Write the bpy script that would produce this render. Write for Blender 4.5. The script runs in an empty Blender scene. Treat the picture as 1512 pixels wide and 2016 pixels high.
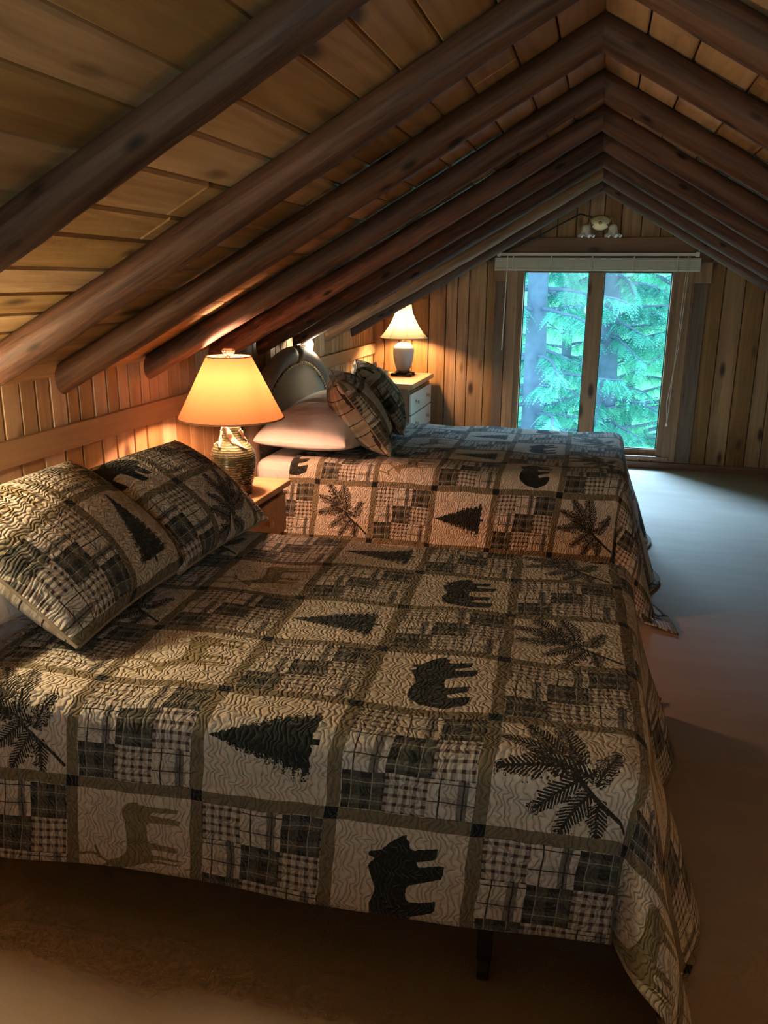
import bpy, math, random
from mathutils import Vector, Matrix, Euler
random.seed(7)
PI = math.pi
SC = bpy.context.scene
COL = SC.collection

# ------------------------------------------------------------------ nodes
class X:
    """A socket with arithmetic, to write shader maths as expressions."""
    def __init__(s, t, sock): s.t = t; s.s = sock
    def _m(s, op, *a, clamp=False):
        n = s.t.nodes.new('ShaderNodeMath'); n.operation = op; n.use_clamp = clamp
        for i, v in enumerate((s,) + a):
            if isinstance(v, X): s.t.links.new(v.s, n.inputs[i])
            else: n.inputs[i].default_value = v
        return X(s.t, n.outputs[0])
    def __add__(s, o): return s._m('ADD', o)
    __radd__ = __add__
    def __mul__(s, o): return s._m('MULTIPLY', o)
    __rmul__ = __mul__
    def __sub__(s, o): return s._m('SUBTRACT', o)
    def __rsub__(s, o): return s._m('MULTIPLY', -1.0)._m('ADD', o)
    def __truediv__(s, o): return s._m('DIVIDE', o)
    def gt(s, o): return s._m('GREATER_THAN', o)
    def lt(s, o): return s._m('LESS_THAN', o)
    def fract(s): return s._m('FRACT')
    def floor(s): return s._m('FLOOR')
    def abs(s): return s._m('ABSOLUTE')
    def min(s, o): return s._m('MINIMUM', o)
    def max(s, o): return s._m('MAXIMUM', o)
    def mod(s, o): return s._m('FLOORED_MODULO', o)
    def sqrt(s): return s._m('SQRT')
    def sin(s): return s._m('SINE')
    def clamp(s): return s._m('ADD', 0.0, clamp=True)
    def eq(s, o): return s._m('COMPARE', o, 0.3)
    def OR(s, o): return s.max(o)
    def AND(s, o): return s * o
    def NOT(s): return 1.0 - s

def mat(name):
    m = bpy.data.materials.new(name); m.use_nodes = True
    t = m.node_tree; t.nodes.clear()
    return m, t
def N(t, ty, **kw):
    n = t.nodes.new(ty)
    for k, v in kw.items():
        if k.startswith('_'): setattr(n, k[1:], v)
        else:
            key = int(k[1:]) if k[0] == 'i' and k[1:].isdigit() else k.replace('__', ' ')
            n.inputs[key].default_value = v
    return n
def L(t, a, b): t.links.new(a.s if isinstance(a, X) else a, b)
def rgb(c): return (c[0], c[1], c[2], 1.0)
def mix(t, fac, a, b):
    n = t.nodes.new('ShaderNodeMix'); n.data_type = 'RGBA'
    if isinstance(fac, (int, float)): n.inputs[0].default_value = fac
    else: L(t, fac, n.inputs[0])
    for v, i in ((a, 6), (b, 7)):
        if isinstance(v, tuple): n.inputs[i].default_value = rgb(v)
        else: L(t, v, n.inputs[i])
    return n.outputs[2]
def vecn(t, x, y, z=0.0):
    n = t.nodes.new('ShaderNodeCombineXYZ')
    for i, v in enumerate((x, y, z)):
        if isinstance(v, X): L(t, v, n.inputs[i])
        else: n.inputs[i].default_value = v
    return n.outputs[0]
def noise(t, vec, scale, detail=2.0, rough=.5, dist=0.0):
    n = N(t, 'ShaderNodeTexNoise', Scale=scale, Detail=detail, Roughness=rough, Distortion=dist)
    if vec is not None: L(t, vec, n.inputs['Vector'])
    return X(t, n.outputs[0])
def ramp(t, fac, pts):
    n = t.nodes.new('ShaderNodeValToRGB'); L(t, fac, n.inputs[0])
    e = n.color_ramp.elements
    while len(e) < len(pts): e.new(.5)
    for k, (p, c) in enumerate(pts): e[k].position = p; e[k].color = rgb(c) if len(c) == 3 else c
    return n.outputs[0]
def bsdf(t, base=None, rough=.6, bump=None, bstr=.3, bdist=.01, **kw):
    b = t.nodes.new('ShaderNodeBsdfPrincipled'); o = t.nodes.new('ShaderNodeOutputMaterial')
    if isinstance(base, tuple): b.inputs['Base Color'].default_value = rgb(base)
    elif base is not None: L(t, base, b.inputs['Base Color'])
    if isinstance(rough, (int, float)): b.inputs['Roughness'].default_value = rough
    else: L(t, rough, b.inputs['Roughness'])
    for k, v in kw.items(): b.inputs[k.replace('__', ' ')].default_value = v
    if bump is not None:
        bp = N(t, 'ShaderNodeBump', Strength=bstr, Distance=bdist); L(t, bump, bp.inputs['Height'])
        L(t, bp.outputs[0], b.inputs['Normal'])
    t.links.new(b.outputs[0], o.inputs[0])
    return b
def simple(name, c, rough=.6, noise_amt=.12, scale=30, bstr=.1, **kw):
    m, t = mat(name)
    tc = t.nodes.new('ShaderNodeTexCoord')
    n = noise(t, tc.outputs['Object'], scale, 4)
    base = mix(t, n, tuple(v * (1 - noise_amt) for v in c), tuple(min(1, v * (1 + noise_amt)) for v in c))
    bsdf(t, base, rough, n, bstr, .004, **kw)
    return m

def wood(name, dark, light, axis=2, scale=1.0, rough=.55, knots=True, tone=True, spec=.35, knotc=None):
    """Pine / fir: grain stretched along one axis of the object, tone from a per-board attribute."""
    m, t = mat(name)
    tc = t.nodes.new('ShaderNodeTexCoord')
    sp = t.nodes.new('ShaderNodeSeparateXYZ'); L(t, tc.outputs['Object'], sp.inputs[0])
    at = N(t, 'ShaderNodeAttribute', _attribute_name='tone'); tn = X(t, at.outputs['Fac'])
    c = [X(t, o) for o in sp.outputs]
    off = tn * 37.0
    k = [22.0 * scale] * 3; k[axis] = 1.3 * scale
    g = vecn(t, c[0] * k[0] + off, c[1] * k[1] + off, c[2] * k[2] + off)
    n1 = noise(t, g, 1.0, 6, .6, 1.2)
    kk = [5.5 * scale] * 3; kk[axis] = .6 * scale
    n2 = noise(t, vecn(t, c[0] * kk[0] + off, c[1] * kk[1] + off, c[2] * kk[2]), 1.0, 3, .5, .5)
    f = (n1 * .55 + n2 * .45)
    f = ((f - .5) * 3.4 + .5).clamp()
    col = mix(t, f, dark, light)
    if tone:
        col2 = N(t, 'ShaderNodeHueSaturation'); L(t, col, col2.inputs['Color'])
        L(t, tn * .55 + .72, col2.inputs['Value']); L(t, 1.12 - tn * .25, col2.inputs['Saturation'])
        col = col2.outputs[0]
    if knots:
        q = [7.0 * scale] * 3; q[axis] = 2.6 * scale
        v = N(t, 'ShaderNodeTexVoronoi', Scale=1.0); L(t, vecn(t, c[0] * q[0] + off, c[1] * q[1] + off, c[2] * q[2] + off), v.inputs['Vector'])
        d = X(t, v.outputs['Distance']); r = X(t, v.outputs['Color'])
        kf = (1.0 - (d * 4.6)).clamp() * r.gt(.38) * 1.8
        kc = knotc or tuple(x * .3 for x in dark)
        col = mix(t, kf.clamp(), col, kc)
    bsdf(t, col, rough, n1, .25, .004, **{'Specular IOR Level': spec})
    return m

M = {}
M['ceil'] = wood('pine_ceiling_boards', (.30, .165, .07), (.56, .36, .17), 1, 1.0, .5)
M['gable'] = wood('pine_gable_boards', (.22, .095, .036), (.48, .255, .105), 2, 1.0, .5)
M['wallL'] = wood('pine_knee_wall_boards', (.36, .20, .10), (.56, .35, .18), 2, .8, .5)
M['log'] = wood('dark_log', (.052, .023, .014), (.21, .102, .060), 0, 2.2, .62, spec=.3)
M['log_lamplit'] = wood('lamplit_log', (.12, .06, .03), (.36, .20, .10), 0, 2.0, .6, spec=.3)  # lighter copy of the log wood, lamplight put into the colour
M['trim'] = wood('wood_trim', (.17, .075, .03), (.36, .19, .085), 2, 1.0, .45)
M['beam'] = wood('header_beam_wood', (.13, .05, .02), (.27, .125, .055), 0, 1.0, .45)
M['greyboard'] = wood('weathered_board', (.085, .045, .026), (.20, .12, .065), 2, 1.0, .7)
M['rail'] = wood('pine_rail', (.34, .19, .10), (.50, .31, .17), 1, 1.0, .45)
M['oak'] = wood('oak_laminate', (.40, .23, .12), (.60, .38, .21), 0, .9, .35, knots=False, tone=False)
M['oakside'] = wood('brown_laminate', (.20, .11, .06), (.32, .19, .105), 2, .9, .4, knots=False, tone=False)
M['backing'] = simple('dark_gap', (.03, .015, .008), .9)
m, t = mat('white_cotton')
tc = t.nodes.new('ShaderNodeTexCoord')
bsdf(t, (.78, .73, .72), .85, noise(t, tc.outputs['Object'], 5, 3, .5, 1.2), .55, .035)
M['white_cloth'] = m
M['metal'] = simple('black_steel', (.015, .015, .017), .45, .2, 40, .05)
M['rubber'] = simple('black_rubber', (.02, .02, .02), .6)
M['brass'] = simple('polished_brass', (.62, .47, .27), .38, .05, 10, .0, Metallic=1.0)
M['frost'] = simple('frosted_glass_shade', (.88, .84, .78), .3, .04, 60, .02)
M['tick'] = simple('grey_box_spring_fabric', (.30, .27, .24), .9)
M['blind'] = simple('cream_blind_slats', (.72, .64, .48), .5, .06, 20)
M['blindrail'] = simple('white_blind_rail', (.70, .62, .52), .4, .04, 20)
M['cord'] = simple('pale_cord', (.62, .50, .40), .8)
M['drawer_white'] = simple('pale_drawer_front', (.70, .70, .66), .45, .04, 12)
M['knobwood'] = simple('turned_pale_wood', (.66, .45, .27), .4)
M['clay'] = simple('bare_clay', (.60, .37, .26), .6, .15, 40, .3)
M['porcelain'] = simple('white_crackle_porcelain', (.70, .66, .64), .25, .05, 120, .03)
M['blackwood'] = simple('black_lacquer_wood', (.02, .014, .012), .3)
M['headpanel'] = simple('grey_padded_panel', (.34, .28, .23), .85, .12, 5, .2)
M['headrim'] = simple('brown_padded_rim', (.21, .14, .105), .65, .2, 25, .3)
M['toy'] = simple('cream_painted_wood', (.52, .44, .34), .6, .2, 40)
M['toyred'] = simple('dark_red_paint', (.20, .03, .02), .5)
M['toyfur'] = simple('tan_plush', (.42, .36, .28), .95, .3, 90, .6)
M['crystal'] = simple('clear_finial', (.85, .7, .6), .1, .02, 10, 0, **{'Transmission Weight': .7})
M['socket'] = simple('brass_socket', (.6, .42, .2), .3, .05, 10, 0, Metallic=1.0)

# glazed pottery, ringed
m, t = mat('ringed_green_glaze')
tc = t.nodes.new('ShaderNodeTexCoord'); sp = t.nodes.new('ShaderNodeSeparateXYZ'); L(t, tc.outputs['Object'], sp.inputs[0])
z = X(t, sp.outputs[2])
nn = noise(t, tc.outputs['Object'], 45, 4, .7); wob = noise(t, tc.outputs['Object'], 9, 2)
ring = ((z * 620.0 + wob * 5.0).sin() * .5 + .5)
spec = (nn * 1.0 + ring * .5).gt(.985)
zf = ((z - .05) / .17).clamp()
base = mix(t, zf, (.028, .022, .016), (.085, .11, .065))
base = mix(t, spec * .7, base, (.42, .36, .25))
base = mix(t, z.lt(.045), base, (.17, .11, .06))
bsdf(t, base, .17, ring + nn * .6, .35, .003)
M['glaze'] = m

# lampshades: real translucency
def shade_mat(name, c, ct, sc=60, ribs=False):
    m, t = mat(name)
    tc = t.nodes.new('ShaderNodeTexCoord')
    n = noise(t, tc.outputs['Object'], sc, 5, .7)
    d = t.nodes.new('ShaderNodeBsdfDiffuse'); L(t, mix(t, n, tuple(v * .85 for v in c), c), d.inputs[0])
    r = t.nodes.new('ShaderNodeBsdfTranslucent'); L(t, mix(t, n, tuple(v * .8 for v in ct), ct), r.inputs[0])
    a = t.nodes.new('ShaderNodeMixShader'); a.inputs[0].default_value = .5
    o = t.nodes.new('ShaderNodeOutputMaterial')
    t.links.new(d.outputs[0], a.inputs[1]); t.links.new(r.outputs[0], a.inputs[2]); t.links.new(a.outputs[0], o.inputs[0])
    return m
M['shade_orange'] = shade_mat('parchment_shade', (.60, .42, .24), (.145, .070, .027), 70)
M['shade_cream'] = shade_mat('cream_bell_shade', (.70, .64, .50), (.24, .195, .125), 40)
M['shade_trim'] = simple('shade_binding', (.42, .25, .14), .7)
M['shade_trim2'] = simple('cream_binding', (.55, .45, .30), .7)

def emis(name, c, s):
    m, t = mat(name)
    e = N(t, 'ShaderNodeEmission', Strength=s); e.inputs[0].default_value = rgb(c)
    o = t.nodes.new('ShaderNodeOutputMaterial'); t.links.new(e.outputs[0], o.inputs[0]); m.cycles.emission_sampling = 'NONE'; return m
M['bulb'] = emis('warm_bulb', (1, .62, .30), 30)
M['bulb_white'] = emis('bright_bulb', (1, .86, .62), 60)

# carpet
m, t = mat('beige_carpet')
tc = t.nodes.new('ShaderNodeTexCoord')
a = noise(t, tc.outputs['Object'], 1.6, 4, .6); b_ = noise(t, tc.outputs['Object'], 260, 2, .6)
mp = N(t, 'ShaderNodeMapping'); mp.inputs['Scale'].default_value = (1.2, 9, 1); L(t, tc.outputs['Object'], mp.inputs[0])
c_ = noise(t, mp.outputs[0], 1.0, 3, .6)
base = mix(t, (a * .5 + c_ * .5 - .15).clamp(), (.30, .235, .19), (.50, .41, .34))
bsdf(t, base, .95, b_, .5, .004, **{'Specular IOR Level': .1})
M['carpet'] = m

# glass: thin pane
m, t = mat('window_glass')
tr = t.nodes.new('ShaderNodeBsdfTransparent'); gl = N(t, 'ShaderNodeBsdfGlossy', Roughness=.02)
fr = N(t, 'ShaderNodeFresnel', IOR=1.3); mx = t.nodes.new('ShaderNodeMixShader'); o = t.nodes.new('ShaderNodeOutputMaterial')
tr.inputs[0].default_value = (.93, .98, .97, 1)
L(t, (X(t, fr.outputs[0]) * .6), mx.inputs[0]); t.links.new(tr.outputs[0], mx.inputs[1]); t.links.new(gl.outputs[0], mx.inputs[2]); t.links.new(mx.outputs[0], o.inputs[0])
M['glass'] = m

# outdoor
def leafm(name, c1, c2):
    m, t = mat(name)
    tc = t.nodes.new('ShaderNodeTexCoord'); n = noise(t, tc.outputs['Object'], 1.3, 3)
    at = N(t, 'ShaderNodeAttribute', _attribute_name='tone')
    col = mix(t, (X(t, at.outputs['Fac']) * .7 + n * .6 - .15).clamp(), c1, c2)
    d = t.nodes.new('ShaderNodeBsdfDiffuse'); L(t, col, d.inputs[0])
    r = t.nodes.new('ShaderNodeBsdfTranslucent'); L(t, col, r.inputs[0])
    a = t.nodes.new('ShaderNodeMixShader'); a.inputs[0].default_value = .45
    o = t.nodes.new('ShaderNodeOutputMaterial')
    t.links.new(d.outputs[0], a.inputs[1]); t.links.new(r.outputs[0], a.inputs[2]); t.links.new(a.outputs[0], o.inputs[0])
    return m
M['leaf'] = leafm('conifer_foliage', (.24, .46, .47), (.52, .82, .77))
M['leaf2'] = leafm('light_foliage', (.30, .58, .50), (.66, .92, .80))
M['bark'] = simple('grey_bark', (.26, .20, .34), .9, .35, 9, .5)
M['grass'] = simple('forest_floor', (.30, .50, .25), .95, .4, 3, .5)

# ---- the printed quilt --------------------------------------------------
def curve(t, x, pts):
    n = t.nodes.new('ShaderNodeFloatCurve'); cm = n.mapping; c = cm.curves[0]
    cm.use_clip = False
    pts = sorted(pts)
    c.points[0].location = pts[0]; c.points[1].location = pts[-1]
    for p in pts[1:-1]: c.points.new(*p)
    for p in c.points: p.handle_type = 'AUTO_CLAMPED'
    cm.update(); L(t, x, n.inputs['Value'])
    return X(t, n.outputs[0])
def capsule(a, b, p0, p1):
    """returns (along 0..1, distance) to a segment"""
    dx, dy = p1[0] - p0[0], p1[1] - p0[1]; l2 = dx * dx + dy * dy
    k = (((a - p0[0]) * (dx / l2)) + ((b - p0[1]) * (dy / l2))).clamp()
    ex = a - (k * dx + p0[0]); ey = b - (k * dy + p0[1])
    return k, (ex * ex + ey * ey).sqrt()
def inr(x, lo, hi): return x.gt(lo) * x.lt(hi)

def quilt_material(name, drift=0.0):
    m, t = mat(name)
    uv = t.nodes.new('ShaderNodeUVMap'); uv.uv_map = 'UVMap'
    sp = t.nodes.new('ShaderNodeSeparateXYZ'); L(t, uv.outputs[0], sp.inputs[0])
    u0, v0 = X(t, sp.outputs[0]), X(t, sp.outputs[1])
    wn = N(t, 'ShaderNodeTexNoise', Scale=3.0, Detail=1.0); L(t, uv.outputs[0], wn.inputs['Vector'])
    ws = t.nodes.new('ShaderNodeSeparateXYZ'); L(t, wn.outputs[1], ws.inputs[0])
    u = u0 + (X(t, ws.outputs[0]) - .5) * .05; v = v0 + (X(t, ws.outputs[1]) - .5) * .05
    i, j = u.floor(), v.floor()
    a, b = u.fract(), v.fract()
    h = 1.0 - a; w = b
    fine = noise(t, uv.outputs[0], 26, 3, .6)
    fj = (fine - .5)
    i4 = i.mod(4.0)
    motif = (i + j).mod(2.0).lt(.5)
    # bear, looking towards +v, feet towards +u
    wb = w + fj * .02; hb = h + fj * .02
    top = curve(t, wb, [(0, .3), (.085, .40), (.10, .50), (.14, .59), (.22, .655), (.34, .67), (.46, .645), (.57, .68), (.64, .70), (.70, .665), (.72, .705), (.75, .70), (.765, .635), (.82, .585), (.88, .52), (.905, .47), (1, .3)])
    bot = curve(t, wb + (.40 - hb).max(0.0) * -.30 + .02, [(0, .4), (.085, .39), (.11, .22), (.225, .20), (.24, .24), (.255, .37), (.30, .38), (.315, .24), (.40, .22), (.41, .26), (.425, .40), (.50, .425), (.565, .41), (.575, .20), (.665, .18), (.675, .22), (.69, .36), (.72, .37), (.735, .25), (.815, .24), (.82, .29), (.83, .43), (.88, .435), (.905, .46), (1, .4)])
    bear = inr(wb, .085, .905) * hb.lt(top) * hb.gt(bot)
    # deer, looking towards -v
    wd = w * 1.08 + fj * .015 - .11
    dtop = curve(t, wd, [(0, .5), (.08, .60), (.11, .645), (.18, .70), (.205, .74), (.235, .71), (.30, .60), (.38, .56), (.60, .57), (.74, .60), (.80, .58), (.835, .52), (.84, .47), (1, .4)])
    dbot = curve(t, wd, [(0, .5), (.08, .585), (.16, .60), (.22, .50), (.26, .40), (.29, .36), (.29, .13), (.335, .12), (.35, .37), (.40, .37), (.41, .16), (.45, .15), (.47, .385), (.62, .395), (.66, .37), (.67, .13), (.71, .12), (.735, .36), (.76, .34), (.77, .15), (.81, .14), (.81, .40), (.835, .47), (1, .45)])
    deer = inr(wd, .085, .84) * h.lt(dtop) * h.gt(dbot)
    for p0, p1 in (((.20, .72), (.10, .84)), ((.10, .84), (.13, .94)), ((.14, .79), (.07, .80)), ((.22, .72), (.30, .84)), ((.30, .84), (.28, .94)), ((.27, .79), (.36, .82))):
        _, d = capsule(wd, h, p0, p1); deer = deer.OR(d.lt(.013))
    # spruce, tip towards -u
    tt = ((a - .08) / .76)
    jag = ((tt * 11.0).fract() * -.30 + 1.08) + (fine - .5) * 1.0 + (noise(t, uv.outputs[0], 70, 2, .7) - .5) * 1.2
    spruce = (w - .5).abs().lt(tt * .29 * jag + .004) * inr(a + fj * .07, .08, .83)
    spruce = spruce.OR((w - .5).abs().lt(.02) * inr(a, .8, .88))
    # pine bough with cone
    bough = None
    for p0, p1, R, K in (((.50, .50), (.10, .46), .085, 13), ((.42, .60), (.08, .74), .08, 12), ((.46, .60), (.24, .93), .085, 12), ((.60, .44), (.34, .22), .085, 12),
                         ((.66, .36), (.50, .07), .085, 12), ((.72, .32), (.74, .06), .07, 9), ((.58, .52), (.46, .94), .10, 13), ((.68, .40), (.80, .66), .085, 11), ((.66, .44), (.30, .58), .09, 12)):
        k, d = capsule(a + fj * .05, b + fj * .05, p0, p1)
        prof = (1.0 - (k - .5).abs() * .9)
        ndl = ((k * K) - (d * 34.0) + fj * 2.6).fract().lt(.72)
        f = d.lt(prof * R * (1.0 + fj * 2.4)) * ndl.OR(d.lt(.010)) * k.gt(.01)
        bough = f if bough is None else bough.OR(f)
    _, d = capsule(a, b, (.93, .12), (.55, .45)); bough = bough.OR(d.lt(.014))
    sel_t, sel_b, sel_d, sel_r = i4.eq(1.0), i4.eq(3.0), i4.eq(0.0), i4.eq(2.0)
    black = (spruce * sel_t).OR(bear * sel_r)
    cream = mix(t, fine, (.55, .47, .37), (.66, .58, .47))
    blk = mix(t, noise(t, uv.outputs[0], 60, 2), (.008, .009, .008), (.035, .038, .032))
    mcol = mix(t, black, cream, blk)
    mcol = mix(t, (bough * sel_b), mcol, (.035, .027, .018))
    mcol = mix(t, (deer * sel_d), mcol, (.25, .195, .10))
    # plaid patchwork, three by three
    e0 = .052; A = (a - e0) / (1 - 2 * e0) * 3.0; B = (b - e0) / (1 - 2 * e0) * 3.0
    pa, pb = A.fract(), B.fract()
    ty = (A.floor() - B.floor()).mod(3.0)
    lw = fj * .05
    def bars(x, n, duty, ph=0.0): return (x * float(n) + ph).fract().lt(duty + lw)
    # 1: red-brown cross hatch
    hx, hy = bars(pa, 4.5, .42), bars(pb, 4.5, .36, .2)
    c1 = mix(t, (hx + hy) * .5, (.60, .54, .45), (.055, .028, .022))
    # 0: dark check with thin pale lines
    q = (bars(pa, 2.0, .55, .1) + bars(pb, 2.0, .55, .3)) * .5
    c0 = mix(t, q, (.13, .12, .09), (.014, .017, .015))
    c0 = mix(t, bars(pa, 2.0, .045, .6).OR(bars(pb, 2.0, .045, .55)) * .8, c0, (.42, .38, .30))
    # 2: open windowpane with a grey band
    c2 = mix(t, inr(pa, .62, .84) * .75, (.60, .54, .45), (.05, .05, .045))
    c2 = mix(t, inr(pb, .30, .52) * inr(pa, .3, .9) * .35, c2, (.10, .09, .08))
    c2 = mix(t, bars(pa, 2.0, .07, .55).OR(bars(pb, 2.0, .06, .25)), c2, (.03, .022, .02))
    pl = mix(t, ty.eq(1.0), c0, c1); pl = mix(t, ty.eq(2.0), pl, c2)
    pl = mix(t, (noise(t, uv.outputs[0], 45, 2) - .35).clamp() * .5, pl, (.30, .26, .2))
    col = mix(t, motif, pl, mcol)
    # sashing and corner squares
    sh = .047
    sa = a.lt(sh).OR(a.gt(1 - sh)); sb = b.lt(sh).OR(b.gt(1 - sh))
    col = mix(t, sa.OR(sb), col, mix(t, fine, (.17, .135, .08), (.24, .195, .12)))
    col = mix(t, sa * sb, col, (.012, .014, .017))
    # vermicelli stitching
    vm = N(t, 'ShaderNodeTexNoise', Scale=7.0, Detail=1.0); L(t, uv.outputs[0], vm.inputs['Vector'])
    vs = t.nodes.new('ShaderNodeSeparateXYZ'); L(t, vm.outputs[1], vs.inputs[0])
    wu = u0 * 24.0 + X(t, vs.outputs[0]) * 3.0; wv = v0 * 13.0 + X(t, vs.outputs[1]) * 4.0
    st = ((wu + (wv * 3.1).sin() * .42) * 3.1416).sin().abs()
    st = st._m('POWER', .5)
    puff = noise(t, uv.outputs[0], 16, 2, .5)
    bsdf(t, col, .9, st * .8 + puff * 1.4, 1.0, .0062, **{'Specular IOR Level': .08, 'Sheen Weight': .15})
    return m
M['quilt'] = quilt_material('lodge_patchwork_quilt')

def pane_plaid(name, base, line, band):
    m, t = mat(name)
    uv = t.nodes.new('ShaderNodeUVMap'); uv.uv_map = 'UVMap'
    sp = t.nodes.new('ShaderNodeSeparateXYZ'); L(t, uv.outputs[0], sp.inputs[0])
    u, v = X(t, sp.outputs[0]) * 4.0, X(t, sp.outputs[1]) * 4.0
    f = noise(t, uv.outputs[0], 14, 3) - .5
    c = mix(t, ((u * .5 + f * .1).fract().lt(.28)) * .55, base, band)
    c = mix(t, ((v * .5 + f * .1 + .3).fract().lt(.18)) * .45, c, band)
    c = mix(t, (u + f * .1).fract().lt(.07).OR((v + f * .1).fract().lt(.07)), c, line)
    bsdf(t, c, .9, noise(t, uv.outputs[0], 30, 2), .4, .003)
    return m
M['sham_back'] = pane_plaid('windowpane_plaid_cotton', (.62, .54, .42), (.06, .03, .02), (.22, .17, .09))
M['piping'] = simple('tan_piping', (.35, .28, .19), .9, .3, 60)

# ------------------------------------------------------------------ meshes
class MB:
    def __init__(s): s.v = []; s.f = []; s.sm = []; s.tone = []; s.uv = None; s.vt = []
    def add(s, vs, fs, smooth=False, tone=None, uvs=None):
        o = len(s.v); s.v += [tuple(p) for p in vs]; tn = random.random() if tone is None else tone
        s.vt += [tn] * len(vs)
        if uvs is not None:
            if s.uv is None: s.uv = [(0, 0)] * o
            s.uv += uvs
        for f in fs: s.f.append(tuple(o + k for k in f)); s.sm.append(smooth)
        return s
    def box(s, a, b, tone=None, bev=0.0):
        x0, y0, z0 = a; x1, y1, z1 = b
        if bev <= 0:
            vs = [(x0, y0, z0), (x1, y0, z0), (x1, y1, z0), (x0, y1, z0), (x0, y0, z1), (x1, y0, z1), (x1, y1, z1), (x0, y1, z1)]
            return s.add(vs, [(0, 3, 2, 1), (4, 5, 6, 7), (0, 1, 5, 4), (1, 2, 6, 5), (2, 3, 7, 6), (3, 0, 4, 7)], False, tone)
        import bmesh
        bm = bmesh.new(); bmesh.ops.create_cube(bm, size=1)
        for v in bm.verts: v.co = Vector(((x0 + x1) / 2 + v.co.x * (x1 - x0), (y0 + y1) / 2 + v.co.y * (y1 - y0), (z0 + z1) / 2 + v.co.z * (z1 - z0)))
        bmesh.ops.bevel(bm, geom=bm.edges[:], offset=bev, segments=3, affect='EDGES', profile=.5)
        bm.verts.index_update()
        s.add([v.co[:] for v in bm.verts], [tuple(v.index for v in f.verts) for f in bm.faces], False, tone); bm.free()
        return s
    def lathe(s, prof, c=(0, 0, 0), seg=48, tone=None, wave=None, smooth=True):
        vs = []; fs = []; n = len(prof)
        for k in range(seg):
            th = 2 * PI * k / seg
            for q, (r, z) in enumerate(prof):
                rr, zz = (r, z) if wave is None else wave(r, z, th, q)
                vs.append((c[0] + rr * math.cos(th), c[1] + rr * math.sin(th), c[2] + zz))
        for k in range(seg):
            k2 = (k + 1) % seg
            for q in range(n - 1): fs.append((k * n + q, k2 * n + q, k2 * n + q + 1, k * n + q + 1))
        return s.add(vs, fs, smooth, tone)
    def tube(s, pts, r, seg=10, tone=None, cap=True, rfun=None):
        pts = [Vector(p) for p in pts]; n = len(pts); vs = []; fs = []
        ref = None
        for k, p in enumerate(pts):
            d = (pts[min(k + 1, n - 1)] - pts[max(k - 1, 0)]).normalized()
            if ref is None: ref = Vector((0, 0, 1)) if abs(d.z) < .9 else Vector((0, 1, 0))
            e1 = d.cross(ref).normalized(); e2 = d.cross(e1).normalized()
            for q in range(seg):
                th = 2 * PI * q / seg
                rr = r if rfun is None else rfun(k / (n - 1), th)
                vs.append(p + e1 * math.cos(th) * rr + e2 * math.sin(th) * rr)
        for k in range(n - 1):
            for q in range(seg):
                q2 = (q + 1) % seg
                fs.append((k * seg + q, k * seg + q2, (k + 1) * seg + q2, (k + 1) * seg + q))
        s.add(vs, fs, True, tone)
        if cap:
            tn = s.vt[-1]
            s.add([vs[q] for q in range(seg)], [tuple(range(seg))], False, tn)
            s.add([vs[(n - 1) * seg + q] for q in range(seg)], [tuple(reversed(range(seg)))], False, tn)
        return s
    def ball(s, c, r, seg=16, rings=10, tone=None):
        r = (r, r, r) if isinstance(r, (int, float)) else r
        vs = []; fs = []
        for i in range(rings + 1):
            ph = PI * i / rings
            for q in range(seg):
                th = 2 * PI * q / seg
                vs.append((c[0] + r[0] * math.sin(ph) * math.cos(th), c[1] + r[1] * math.sin(ph) * math.sin(th), c[2] + r[2] * math.cos(ph)))
        for i in range(rings):
            for q in range(seg):
                q2 = (q + 1) % seg; fs.append((i * seg + q, (i + 1) * seg + q, (i + 1) * seg + q2, i * seg + q2))
        return s.add(vs, fs, True, tone)
    def build(s, name, m, parent=None, **props):
        me = bpy.data.meshes.new(name); me.from_pydata(s.v, [], s.f)
        me.polygons.foreach_set('use_smooth', s.sm)
        at = me.attributes.new('tone', 'FLOAT', 'POINT'); at.data.foreach_set('value', s.vt)
        if s.uv is not None:
            ul = me.uv_layers.new(name='UVMap'); buf = []
            for lp in me.loops: buf += list(s.uv[lp.vertex_index])
            ul.data.foreach_set('uv', buf)
        me.materials.append(m if not isinstance(m, str) else M[m]); me.update()
        o = bpy.data.objects.new(name, me); COL.objects.link(o)
        if parent: o.parent = parent
        for k, v in props.items(): o[k] = v
        return o

def thing(name, label, cat, loc=(0, 0, 0), rot=(0, 0, 0), group=None):
    o = bpy.data.objects.new(name, None); COL.objects.link(o); o.empty_display_size = .1
    o.location = loc; o.rotation_euler = rot; o['label'] = label; o['category'] = cat
    if group: o['group'] = group
    return o
def tag(o, label, cat, group=None):
    o['label'] = label; o['category'] = cat
    if group: o['group'] = group
    return o
def struct(o): o['kind'] = 'structure'; return o
def sempty(name):
    o = bpy.data.objects.new(name, None); COL.objects.link(o); o['kind'] = 'structure'; return o

# ------------------------------------------------------------------ room
CX = -.05; XL, XR = -1.97, 1.87; YF, YN = 7.37, -1.6
ZR, SL = 2.262, .56                       # board plane at the ridge, slope
def roof(x): return ZR - SL * abs(x - CX)
cs = 1 / math.sqrt(1 + SL * SL)

b = MB(); b.box((XL - .1, YN - .1, -.2), (XR + .1, YF + .1, 0)); fl = struct(b.build('floor', 'carpet'))

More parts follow.
